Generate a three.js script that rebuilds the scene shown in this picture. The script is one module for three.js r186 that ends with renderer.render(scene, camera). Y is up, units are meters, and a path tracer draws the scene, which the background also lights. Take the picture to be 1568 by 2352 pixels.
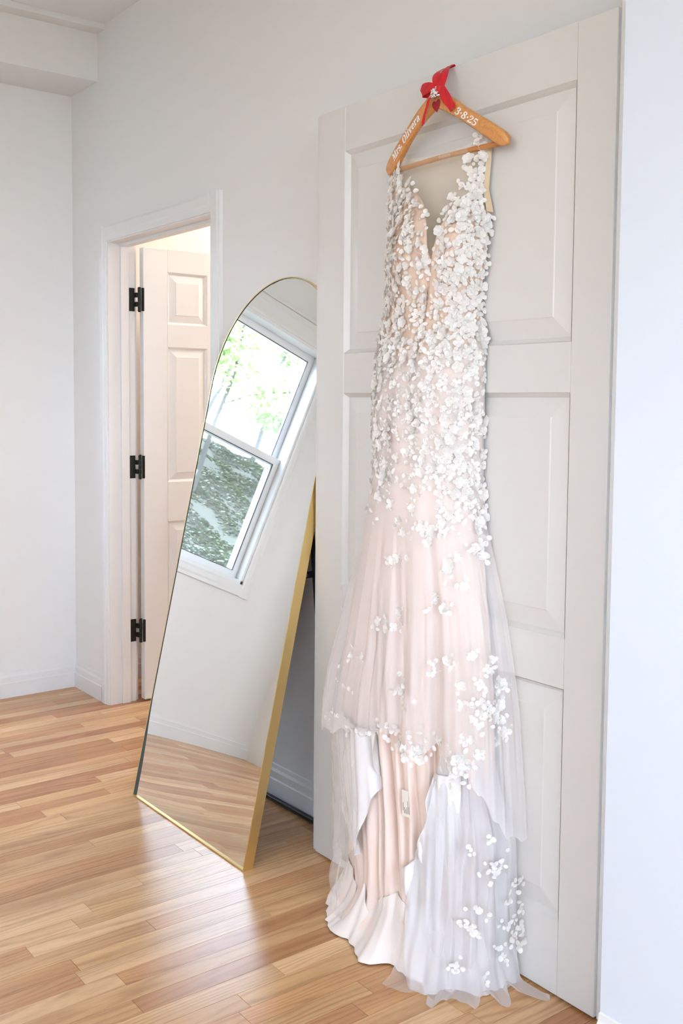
import * as THREE from 'three';
import { mergeGeometries } from 'three/addons/utils/BufferGeometryUtils.js';
import { RoundedBoxGeometry } from 'three/addons/geometries/RoundedBoxGeometry.js';
import { createNoise2D, createNoise3D } from 'simplex-noise';

// ------------------------------------------------------------------ camera, sky, exposure
const W = 1568, H = 2352, FOCAL = 2349, CENTRE_Y = 1076.5;
const scene = new THREE.Scene();
const renderer = new THREE.WebGLRenderer({ antialias: true });
renderer.toneMapping = THREE.LinearToneMapping;
renderer.toneMappingExposure = 2.5;
renderer.shadowMap.enabled = true;
const camera = new THREE.PerspectiveCamera(2 * Math.atan(H / 2 / FOCAL) * 180 / Math.PI, W / H, 0.05, 200);
camera.position.set(0, 1.27, 0);
camera.rotation.order = 'YXZ';
camera.rotation.set(-3.7458 * Math.PI / 180, 52.5687 * Math.PI / 180, 0.4698 * Math.PI / 180);
camera.setViewOffset(W, H, 0, H / 2 - CENTRE_Y, W, H);   // the lens is shifted: the optical axis lies above the middle of the frame

const SKY = 6.0;
{
  const n = 64, d = new Float32Array(n * n * 2 * 4);
  for (let j = 0; j < n; j++) for (let i = 0; i < n * 2; i++) {
    const e = Math.max(0, Math.sin(((j + .5) / n - .5) * Math.PI)), k = Math.pow(e, .6), o = (j * n * 2 + i) * 4;
    d[o] = SKY * (.94 - .36 * k); d[o + 1] = SKY * (1.03 - .24 * k); d[o + 2] = SKY * (1.18 - .05 * k); d[o + 3] = 1;
  }
  const t = new THREE.DataTexture(d, n * 2, n, THREE.RGBAFormat, THREE.FloatType);
  t.mapping = THREE.EquirectangularReflectionMapping; t.magFilter = THREE.LinearFilter; t.needsUpdate = true;
  scene.background = t; scene.environment = t;
}

// ------------------------------------------------------------------ helpers
let seed = 12345;
const rnd = () => { seed = (seed * 1664525 + 1013904223) >>> 0; return seed / 4294967296; };
const rr = (a, b) => a + (b - a) * rnd();
const n2 = createNoise2D(rnd), n3 = createNoise3D(rnd);
const V = (x, y, z) => new THREE.Vector3(x, y, z);
const lerp = (a, b, t) => a + (b - a) * t, clamp = (x, a, b) => Math.min(b, Math.max(a, x));
const smooth = (a, b, x) => { const t = clamp((x - a) / (b - a), 0, 1); return t * t * (3 - 2 * t); };
const interp = (x, xs, ys) => { if (x <= xs[0]) return ys[0]; for (let i = 1; i < xs.length; i++) if (x <= xs[i]) return lerp(ys[i - 1], ys[i], (x - xs[i - 1]) / (xs[i] - xs[i - 1])); return ys[ys.length - 1]; };

const bases = new Map(), used = new Map();
function numbered(name) { const k = used.get(name) || 0; used.set(name, k + 1); return k ? name + '_' + String(k).padStart(3, '0') : name; }
function shade(m) { m.castShadow = true; m.receiveShadow = true; return m; }
function thing(name, label, category, b = [0, 0, 0], group) {
  const o = new THREE.Group(); o.name = numbered(name); o.position.set(...b); bases.set(o, b);
  o.userData = { label, category }; if (group) o.userData.group = group; scene.add(o); return o;
}
function structGroup(name, b = [0, 0, 0]) { const o = new THREE.Group(); o.name = name; o.position.set(...b); bases.set(o, b); o.userData = { kind: 'structure' }; scene.add(o); return o; }
function part(name, geo, mat, parent, kind) {           // geometry in room coordinates, moved to the parent's base
  if (Array.isArray(geo)) geo = geo.length > 1 ? mergeGeometries(geo.map(g => g.index ? g.toNonIndexed() : g)) : geo[0];
  const b = bases.get(parent) || [0, 0, 0]; geo.translate(-b[0], -b[1], -b[2]);
  const m = shade(new THREE.Mesh(geo, mat)); m.name = name; bases.set(m, b); parent.add(m); if (kind) m.userData.kind = kind; return m;
}
function struct(name, geo, mat) { const m = part(name, geo, mat, scene); m.userData.kind = 'structure'; return m; }
const B = (x0, x1, y0, y1, z0, z1) => { const g = new THREE.BoxGeometry(Math.abs(x1 - x0), Math.abs(y1 - y0), Math.abs(z1 - z0)); g.translate((x0 + x1) / 2, (y0 + y1) / 2, (z0 + z1) / 2); return g; };
const RB = (x0, x1, y0, y1, z0, z1, r = .002) => { const g = new RoundedBoxGeometry(Math.abs(x1 - x0), Math.abs(y1 - y0), Math.abs(z1 - z0), 2, r); g.translate((x0 + x1) / 2, (y0 + y1) / 2, (z0 + z1) / 2); return g; };
const std = (c, rough = .8, extra = {}) => new THREE.MeshStandardMaterial({ color: new THREE.Color().setRGB(...c), roughness: rough, metalness: 0, ...extra });
const phys = (c, rough = .8, extra = {}) => new THREE.MeshPhysicalMaterial({ color: new THREE.Color().setRGB(...c), roughness: rough, metalness: 0, ...extra });
// a profile [[out, up] ...] swept straight from a to b (horizontal), `out` along the given normal
function sweep(profile, a, b, normal, up = V(0, 1, 0)) {
  const pos = [], idx = [], n = profile.length, L = a.distanceTo(b);
  const P = (o, p) => o.clone().addScaledVector(normal, p[0]).addScaledVector(up, p[1]);
  for (let i = 0; i < n - 1; i++) {
    const q = [P(a, profile[i]), P(a, profile[i + 1]), P(b, profile[i + 1]), P(b, profile[i])], s = pos.length / 3;
    for (const v of q) pos.push(v.x, v.y, v.z); idx.push(s, s + 1, s + 2, s, s + 2, s + 3);
  }
  for (const end of [a, b]) {                             // caps
    const s = pos.length / 3; for (const p of profile) { const v = P(end, p); pos.push(v.x, v.y, v.z); }
    for (let i = 1; i < n - 1; i++) end === a ? idx.push(s, s + i + 1, s + i) : idx.push(s, s + i, s + i + 1);
  }
  const g = new THREE.BufferGeometry(); g.setAttribute('position', new THREE.Float32BufferAttribute(pos, 3)); g.setIndex(idx);
  const f = g.toNonIndexed(); f.computeVertexNormals();
  f.setAttribute('uv', new THREE.Float32BufferAttribute(new Float32Array(f.attributes.position.count * 2), 2)); return f;
}
function grid(fn, nu, nv) {                               // fn(u, v) -> Vector3
  const pos = [], uv = [], idx = [];
  for (let j = 0; j <= nv; j++) for (let i = 0; i <= nu; i++) { const p = fn(i / nu, j / nv); pos.push(p.x, p.y, p.z); uv.push(i / nu, j / nv); }
  for (let j = 0; j < nv; j++) for (let i = 0; i < nu; i++) { const a = j * (nu + 1) + i, b = a + 1, c = a + nu + 1, d = c + 1; idx.push(a, b, d, a, d, c); }
  const g = new THREE.BufferGeometry(); g.setAttribute('position', new THREE.Float32BufferAttribute(pos, 3)); g.setAttribute('uv', new THREE.Float32BufferAttribute(uv, 2)); g.setIndex(idx); g.computeVertexNormals(); return g;
}
function tube(pts, r, seg = 24, rad = 8) { return new THREE.TubeGeometry(new THREE.CatmullRomCurve3(pts), seg, r, rad, false); }
function dataTex(w, h, f, srgb = true) {
  const d = new Uint8Array(w * h * 4);
  for (let j = 0; j < h; j++) for (let i = 0; i < w; i++) { const c = f(i, j), o = (j * w + i) * 4; d[o] = clamp(c[0], 0, 255); d[o + 1] = clamp(c[1], 0, 255); d[o + 2] = clamp(c[2], 0, 255); d[o + 3] = c[3] === undefined ? 255 : c[3]; }
  const t = new THREE.DataTexture(d, w, h, THREE.RGBAFormat); t.magFilter = THREE.LinearFilter; t.minFilter = THREE.LinearMipmapLinearFilter; t.generateMipmaps = true; t.wrapS = t.wrapT = THREE.RepeatWrapping;
  if (srgb) t.colorSpace = THREE.SRGBColorSpace; t.needsUpdate = true; return t;
}

// ------------------------------------------------------------------ materials
const M = {
  wall: std([.85, .845, .825], .75), ceiling: std([.82, .82, .80], .9), trim: phys([.83, .83, .82], .38), door: phys([.73, .715, .68], .30),
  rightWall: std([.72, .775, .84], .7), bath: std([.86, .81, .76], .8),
  gold: std([.80, .60, .26], .32, { metalness: .9 }), black: std([.018, .018, .02], .45), blackIron: std([.012, .016, .015], .5, { metalness: .3 }),
  mirror: std([.93, .95, .93], .015, { metalness: 1 }), steel: std([.75, .75, .75], .25, { metalness: 1 }), back: std([.10, .085, .07], .8),
  vinyl: phys([.84, .85, .85], .35), subfloor: std([.06, .035, .02], .9),
  glass: new THREE.MeshPhysicalMaterial({ color: 0xffffff, roughness: 0, transmission: 1, thickness: 0, ior: 1.5 }),
  screen: new THREE.MeshStandardMaterial({ color: new THREE.Color().setRGB(.05, .055, .05), roughness: .9, transparent: true, opacity: .28, side: THREE.DoubleSide }),
  red: phys([.62, .008, .018], .5, { sheen: .6, sheenRoughness: .4, sheenColor: new THREE.Color(1, .2, .2), side: THREE.DoubleSide }),
  heart: std([.33, .01, .02], .5),
};
// red oak: growth rings, pores and a slow change of tone; u runs along the board, 2.4 m by 0.6 m
const oak = dataTex(2048, 1024, (i, j) => {
  const u = i / 2048 * 2.4, v = j / 1024 * .6, A = i / 2048 * 2 * Math.PI, cu = Math.cos(A) * .38, su = Math.sin(A) * .38;   // wraps along u
  const warp = n3(cu * 1.1, su * 1.1, v * 9) * 1.0 + n3(cu * 4, su * 4, v * 26 + 9) * .16;
  const ring = Math.sin(v * 330 + warp * 11), g = Math.pow(.5 + .5 * ring, 2.2) * (.55 + .45 * n3(cu * 2.2, su * 2.2, v * 30 + 70));
  const pore = Math.max(0, n3(cu * 22, su * 22, v * 900) * .8 - .12), tone = n3(cu * 1.5, su * 1.5, v * 10 + 40), fine = n3(cu * 8, su * 8, v * 400 + 5);
  const k = 1 - .12 * g - .11 * pore + .06 * tone + .02 * fine;
  return [233 * k, 194 * Math.pow(k, 1.25), 150 * Math.pow(k, 1.5)];
});
oak.anisotropy = 8;
const oakTones = [[.80, .70, .58], [.92, .86, .78], [.86, .76, .64], [.72, .56, .44], [.98, .94, .88], [.80, .64, .50], [.88, .80, .66], [.66, .48, .38]]
  .map(c => new THREE.MeshPhysicalMaterial({ map: oak, color: new THREE.Color().setRGB(...c), roughness: .27, clearcoat: .0, ior: 1.5 }));

// ------------------------------------------------------------------ the room shell
const XL = -4.27, ZB = -1.793, CEIL = 2.775, XR = 3.7, ZF = 2.5;         // left wall, back wall, ceiling, right and front walls
const XD = -3.905, XD2 = -3.081, HD = 1.905;                             // bathroom doorway
struct('wall_back', [B(-4.45, XD - .011, 0, CEIL, -1.905, ZB), B(XD2 + .011, -1.1, 0, CEIL, -1.905, ZB), B(XD - .011, XD2 + .011, HD + .011, CEIL, -1.905, ZB)], M.wall);
const WIN = { z0: -1.235, z1: -.468, y0: .838, y1: 2.10 };
struct('wall_left', [B(-4.45, XL, -.02, WIN.y0, -4.2, ZF), B(-4.45, XL, WIN.y1, CEIL, -4.2, ZF), B(-4.45, XL, WIN.y0, WIN.y1, -4.2, WIN.z0), B(-4.45, XL, WIN.y0, WIN.y1, WIN.z1, ZF)], M.wall);
struct('wall_corner', B(XL, -3.45, 0, CEIL, -.09, .45), M.wall);
const W2 = { x0: -.45, x1: .85, y0: .95, y1: 2.4 }, W4 = { x0: 1.9, x1: 3.4, y0: .85, y1: 2.4 };
struct('wall_front', [B(-4.45, W2.x0, 0, CEIL, ZF, ZF + .15), B(W2.x1, W4.x0, 0, CEIL, ZF, ZF + .15), B(W4.x1, XR + .15, 0, CEIL, ZF, ZF + .15), ...[W2, W4].flatMap(q => [B(q.x0, q.x1, 0, q.y0, ZF, ZF + .15), B(q.x0, q.x1, q.y1, CEIL, ZF, ZF + .15)])], M.wall);
const W3 = { z0: -.9, z1: 1.7, y0: .7, y1: 2.4 };
struct('wall_side', [B(XR, XR + .15, 0, CEIL, -2.1, W3.z0), B(XR, XR + .15, 0, CEIL, W3.z1, ZF), B(XR, XR + .15, 0, W3.y0, W3.z0, W3.z1), B(XR, XR + .15, W3.y1, CEIL, W3.z0, W3.z1)], M.wall);
struct('ceiling', B(-4.45, XR + .15, CEIL, CEIL + .12, -4.2, ZF + .15), M.ceiling);
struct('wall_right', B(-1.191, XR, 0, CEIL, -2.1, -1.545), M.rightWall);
struct('trim_1', RB(-1.292, -1.19, 0, 2.32, -1.72, -1.662, .003), M.trim);
struct('bulkhead', [B(XL, -4.0, 2.565, CEIL, ZB, -.09), B(-4.0, -3.93, CEIL - .022, CEIL, ZB, -.09)], M.wall);
// bathroom beyond the doorway
struct('wall_bathroom', [B(-4.27, -4.24, 0, 2.5, -3.6, -1.906), B(-1.9, -1.87, 0, 2.5, -3.6, -1.906), B(-4.27, -1.87, 0, 2.5, -3.63, -3.6), B(-4.24, XD - .012, 0, 2.5, -1.92, -1.9065), B(-4.27, -1.87, 2.5, 2.56, -3.63, -1.906)], M.bath);
const baseProfile = [[0, 0], [.014, 0], [.014, .062], [.011, .066], [.0105, .088], [.006, .096], [.004, .108], [0, .11]];
struct('baseboard_back', [sweep(baseProfile, V(XL, 0, ZB), V(-3.965, 0, ZB), V(0, 0, 1)), sweep(baseProfile, V(-3.008, 0, ZB), V(-1.29, 0, ZB), V(0, 0, 1))], M.trim);
struct('baseboard_left', sweep(baseProfile, V(XL, 0, -.09), V(XL, 0, ZB), V(1, 0, 0)), M.trim);
struct('baseboard_right', sweep(baseProfile, V(-1.191, 0, -1.545), V(XR, 0, -1.545), V(0, 0, 1)), M.trim);
struct('baseboard_bathroom', sweep(baseProfile, V(-4.24, 0, -1.92), V(-4.24, 0, -3.6), V(1, 0, 0)), M.trim);

// ------------------------------------------------------------------ oak strip floor
const floor = struct('floor', B(-4.45, XR, -.06, -.016, -3.65, ZF), M.subfloor);
{
  const Wd = .0572, T = .016, gap = .0005, all = [];
  for (let k = 0; ; k++) {
    const x0 = XL + k * Wd, x1 = x0 + Wd; if (x0 > XR - .03) break;
    let z = -3.6 - rr(0, .8);
    const zEnd = ZF;
    while (z < zEnd) {
      const L = rr(.35, 1.25), z1 = Math.min(z + L, zEnd), a = Math.max(z, -3.6);
      if (z1 - a > .02 && !(x0 > -1.9 && z1 < -2)) all.push([x0, x1, a, z1, Math.floor(rnd() * 8)]);
      z += L;
    }
  }
  const score = p => { const zc = clamp(-1.0, p[2], p[3]), xc = (p[0] + p[1]) / 2; return (xc > -1.0 || p[2] > -.25 || p[3] < -1.9) ? 99 : Math.hypot(xc + 1.8, zc + 1.2); };
  all.sort((a, b) => score(a) - score(b));
  const make = ([x0, x1, z0, z1]) => {
    const g = new THREE.BoxGeometry(Wd - gap * 2, T, z1 - z0 - gap * 2), uv = g.attributes.uv, p = g.attributes.position, nn = g.attributes.normal, ou = rnd(), ov = rnd();
    for (let i = 0; i < uv.count; i++) uv.setXY(i, ou + p.getZ(i) / 2.4, ov + (Math.abs(nn.getY(i)) > .5 ? p.getX(i) : p.getY(i)) / .6);
    g.translate((x0 + x1) / 2, -T / 2 - rnd() * .0002, (z0 + z1) / 2); return g;
  };
  const rest = oakTones.map(() => []);
  all.forEach((p, i) => { if (i < 300 && score(p) < 90) part('plank', make(p), oakTones[p[4]], floor); else rest[p[4]].push(make(p)); });
  const merged = mergeGeometries(rest.map(l => mergeGeometries(l)), true);
  const m = shade(new THREE.Mesh(merged, oakTones)); m.name = 'planks'; m.userData.kind = 'stuff'; floor.add(m);
}

// ------------------------------------------------------------------ bathroom doorway and its door
const casing = [[0, 0], [.010, 0], [.013, .006], [.013, .020], [.017, .028], [.018, .052], [.014, .060], [.014, .066], [0, .066]];
struct('trim_2', [
  sweep(casing, V(XD - .004, 0, ZB), V(XD - .004, HD + .07, ZB), V(0, 0, 1), V(-1, 0, 0)),
  sweep(casing, V(XD2 + .006, 0, ZB), V(XD2 + .006, HD + .07, ZB), V(0, 0, 1), V(1, 0, 0)),
  sweep(casing, V(XD - .004, HD + .005, ZB), V(XD2 + .006, HD + .005, ZB), V(0, 0, 1), V(0, 1, 0)),
  B(XD - .010, XD, 0, HD, -1.907, ZB + .004), B(XD2, XD2 + .010, 0, HD, -1.907, ZB + .004), B(XD - .010, XD2 + .010, HD, HD + .010, -1.907, ZB + .004),
  RB(XD - .004, XD + .012, 0, HD - .002, -1.876, -1.84), RB(XD2 - .012, XD2 + .004, 0, HD - .002, -1.876, -1.84), RB(XD, XD2, HD - .012, HD + .004, -1.877, -1.839)], M.trim);

// a panel set in a frame: opening (a0..a1, b0..b1), bevel width w; face(a, b, d) gives the point d metres proud of the stiles
function raisedPanel(a0, a1, b0, b1, w, face, recess = .010, field = .003) {
  const ring = (o, d) => [[a0 + o, b0 + o], [a1 - o, b0 + o], [a1 - o, b1 - o], [a0 + o, b1 - o]].map(q => face(q[0], q[1], d));
  const rings = [ring(0, -.0005), ring(.006, -.007), ring(.010, -recess), ring(.010 + w, -field), ring(.013 + w, -field + .0015)];
  const pos = []; const tri = (a, b, c) => { for (const v of [a, b, c]) pos.push(v.x, v.y, v.z); };
  for (let r = 0; r < rings.length - 1; r++) for (let k = 0; k < 4; k++) { const p = rings[r][k], q = rings[r][(k + 1) % 4], s = rings[r + 1][(k + 1) % 4], t = rings[r + 1][k]; tri(p, q, s); tri(p, s, t); }
  const c = rings[rings.length - 1]; tri(c[0], c[1], c[2]); tri(c[0], c[2], c[3]);
  const g = new THREE.BufferGeometry(); g.setAttribute('position', new THREE.Float32BufferAttribute(pos, 3)); g.computeVertexNormals();
  g.setAttribute('uv', new THREE.Float32BufferAttribute(new Float32Array(pos.length / 3 * 2), 2)); return g;
}
{
  const XF = -3.87, z0 = -1.928, d = structGroup('door_2', [XF, .008, z0]);
  const cols = [[.112, .302], [.402, .592]], rows = [[.2, .758], [.924, 1.493], [1.587, 1.804]], TH = .035, top = 1.897, wid = .704;
  const bx = (a0, a1, y0, y1) => RB(XF - TH, XF, y0, y1, z0 - a1, z0 - a0, .003);
  part('stile', bx(0, cols[0][0], .008, top), M.trim, d); part('stile', bx(cols[1][1], wid, .008, top), M.trim, d); part('stile', B(XF - TH, XF - .0002, .008, top - .001, z0 - cols[1][0], z0 - cols[0][1]), M.trim, d);
  for (const c of cols) for (const [y0, y1] of [[.008, rows[0][0]], [rows[0][1], rows[1][0]], [rows[1][1], rows[2][0]], [rows[2][1], top]]) part('rail', B(XF - TH, XF - .0004, y0, y1, z0 - c[1], z0 - c[0]), M.trim, d);
  for (const c of cols) for (const r of rows) part('panel', [raisedPanel(c[0], c[1], r[0], r[1], .028, (a, b, e) => V(XF + e, b, z0 - a)), B(XF - TH, XF - .014, r[0], r[1], z0 - c[1], z0 - c[0])].map(g => g.index ? g.toNonIndexed() : g), M.trim, d);
}
for (const [k, y] of [[0, 1.683], [1, .992], [2, .303]]) {
  const h = thing('door_hinge', ['upper black butt hinge on the white bathroom door jamb', 'middle black butt hinge on the bathroom door jamb, between the two others', 'lowest black butt hinge on the bathroom door jamb, nearest the floor'][k], 'hinge', [XD, y - .047, -1.91]);
  const hh = .0475;
  part('jamb_leaf', RB(XD - .0005, XD + .003, y - hh, y + hh, -1.9050, -1.876, .001), M.blackIron, h);
  part('door_leaf', RB(-3.875, -3.872, y - hh, y + hh, -1.9275, -1.922, .001), M.blackIron, h);
  part('door_leaf', RB(-3.877, -3.8685, y - hh, y + hh, -1.9325, -1.9275, .001), M.blackIron, h);
  for (let s = 0; s < 5; s++) {
    const g = new THREE.CylinderGeometry(.0062, .0062, hh * 2 / 5 - .0008, 14); g.translate(-3.882, y - hh + (s + .5) * hh * 2 / 5, -1.9155);
    part('knuckle', g, M.blackIron, h);
    if (s % 2) part('jamb_leaf', RB(XD + .001, -3.884, y - hh + s * hh * .4, y - hh + (s + 1) * hh * .4, -1.915, -1.904, .001), M.blackIron, h);
  }
  for (const e of [-1, 1]) { const g = new THREE.SphereGeometry(.0065, 10, 8); g.scale(1, .5, 1); g.translate(-3.882, y + e * (hh + .001), -1.9165); part('pin_tip', g, M.blackIron, h); }
}
// ceiling lamps, both out of the camera's sight
function ceilingLamp(label, x, y, z, r, c, power) {
  const l = thing('ceiling_lamp', label, 'lamp', [x, y, z]);
  part('rim', new THREE.CylinderGeometry(r * 1.1, r * 1.1, .03, 40).translate(x, y - .0155, z), M.trim, l);
  part('diffuser', new THREE.SphereGeometry(r, 32, 16, 0, Math.PI * 2, Math.PI / 2, Math.PI / 2).scale(1, .45, 1).translate(x, y - .031, z), std([.9, .88, .84], .6, { emissive: new THREE.Color(...c), emissiveIntensity: .8 }), l);
  const p = new THREE.PointLight(new THREE.Color(...c), power, 0, 2); p.position.set(x, y - .2, z); p.castShadow = true; p.shadow.radius = 4; scene.add(p);
}
ceilingLamp('round opal ceiling lamp in the bathroom behind the hinged white door', -3.5, 2.5, -3.2, .155, [1, .91, .84], 1.15);
ceilingLamp('wide opal ceiling lamp of the main room, above the oak floor', -1.3, CEIL, .35, .2, [1, .80, .55], .42);

// ------------------------------------------------------------------ white three-panel door that the dress hangs on
{
  const ZD = -1.653, TH = .042, x0 = -2.282, x1 = -1.291, yb = .006, yt = 2.037, d = structGroup('door_1', [x0, yb, ZD]);
  const px = [-2.155, -1.390], rows = [[.171, .671], [.779, 1.292], [1.398, 1.922]];
  part('stile', [RB(x0 + .013, px[0], yb, yt, ZD - TH, ZD, .0025), RB(x0, x0 + .0135, yb + .001, yt - .001, ZD - TH, ZD - .003, .003)], M.door, d);
  part('stile', RB(px[1], x1, yb, yt, ZD - TH, ZD, .0025), M.door, d);
  for (const [a, b] of [[yb, rows[0][0]], [rows[0][1], rows[1][0]], [rows[1][1], rows[2][0]], [rows[2][1], yt]]) part('rail', RB(px[0] + .0006, px[1] - .0006, a, b, ZD - TH, ZD - .0008, .0015), M.door, d);
  for (const r of rows) part('panel', [raisedPanel(px[0], px[1], r[0], r[1], .040, (a, b, e) => V(a, b, ZD + e), .013, .004), B(px[0], px[1], r[0], r[1], ZD - TH, ZD - .018)].map(g => g.index ? g.toNonIndexed() : g), M.door, d);
}

// ------------------------------------------------------------------ arched floor mirror
{
  const t = Math.atan(.2195), x0 = -2.957, x1 = -2.288, hw = (x1 - x0) / 2, cx = (x0 + x1) / 2, S0 = 1.352, AR = .336;
  const o = thing('floor_mirror', 'tall arched floor mirror in a thin gold frame leaning by the white door', 'mirror', [cx, 0, -1.428]);
  const U = V(0, Math.cos(t), -Math.sin(t)), N = V(0, Math.sin(t), Math.cos(t)), O = V(cx, .0, -1.428);
  const P = (a, s, d) => O.clone().add(V(a, 0, 0)).addScaledVector(U, s).addScaledVector(N, d);
  const outline = inset => { const q = [], w = hw - inset; q.push([-w, inset]); for (let k = 0; k <= 48; k++) { const A = Math.PI - Math.PI * k / 48; q.push([w * Math.cos(A), S0 + (AR - inset) * Math.sin(A)]); } q.push([w, inset]); return q; };
  const TH = .030, oo = outline(0), ii = outline(.0032), pos = [];
  const quad = (a, b, c, d) => { for (const v of [a, b, c, a, c, d]) pos.push(v.x, v.y, v.z); };
  const n = oo.length;
  for (let k = 0; k < n; k++) {
    const a = oo[k], b = oo[(k + 1) % n], c = ii[k], d = ii[(k + 1) % n];
    quad(P(...a, .0), P(...c, .0), P(...d, .0), P(...b, .0)); quad(P(...a, -TH), P(...a, 0), P(...b, 0), P(...b, -TH)); quad(P(...a, -TH), P(...b, -TH), P(...d, -TH), P(...c, -TH));
  }
  const fg = new THREE.BufferGeometry(); fg.setAttribute('position', new THREE.Float32BufferAttribute(pos, 3)); fg.computeVertexNormals(); fg.translate(0, .0012, 0);
  part('frame', fg, M.gold, o);
  const bl = [ii[n - 1], ii[0]]; part('frame', (() => { const q = []; for (const v of [P(...bl[0], 0), P(...bl[0], -TH), P(...bl[1], -TH), P(...bl[0], 0), P(...bl[1], -TH), P(...bl[1], 0)]) q.push(v.x, v.y + .0012, v.z); const g = new THREE.BufferGeometry(); g.setAttribute('position', new THREE.Float32BufferAttribute(q, 3)); g.computeVertexNormals(); return g; })(), M.gold, o);
  const lip = []; for (let k = 0; k < n - 1; k++) { const c = ii[k], e = ii[k + 1]; for (const v of [P(...c, 0), P(...c, -TH), P(...e, -TH), P(...c, 0), P(...e, -TH), P(...e, 0)]) lip.push(v.x, v.y + .0012, v.z); }
  const lg = new THREE.BufferGeometry(); lg.setAttribute('position', new THREE.Float32BufferAttribute(lip, 3)); lg.computeVertexNormals(); part('dark_seal', lg, std([.05, .055, .045], .6), o);
  // the glass: a fan of strips, bowed a little near the floor as thin mirrors are
  const bow = s => -.0018 - .0045 * (1 - smooth(.06, .34, s));
  const half = s => s <= S0 ? hw - .004 : (hw - .004) * Math.sqrt(Math.max(0, 1 - Math.pow((s - S0) / (AR - .004), 2)));
  part('mirror_glass', grid((u, v) => { const s = .004 + (S0 + AR - .008) * v; return P((u * 2 - 1) * half(s), s, bow(s)); }, 12, 160), M.mirror, o);
  part('back_panel', grid((u, v) => { const s = .004 + (S0 + AR - .008) * v; return P((u * 2 - 1) * half(s), s, -.024); }, 4, 60), Object.assign(M.back, { side: THREE.DoubleSide }), o);
  for (const x of [-2.35, -2.895]) {
    const a = V(x, 1.02, -1.685), b = V(x, .012, -1.767);
    part('easel_leg', [(() => { const g = new RoundedBoxGeometry(.014, a.distanceTo(b), .009, 2, .002); g.applyQuaternion(new THREE.Quaternion().setFromUnitVectors(V(0, 1, 0), a.clone().sub(b).normalize())); const m = a.clone().add(b).multiplyScalar(.5); g.translate(m.x, m.y, m.z); return g; })()], M.black, o);
    part('brace', RB(x - .005, x + .005, .768, .786, -1.711, -1.632, .002), M.black, o);
    part('screw', new THREE.SphereGeometry(.006, 12, 8).scale(.6, 1, 1).translate(x + .006, .777, -1.672), M.steel, o);
  }
  part('easel_foot_bar', RB(-2.895, -2.35, .004, .016, -1.772, -1.757, .002), M.black, o);
}

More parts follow.
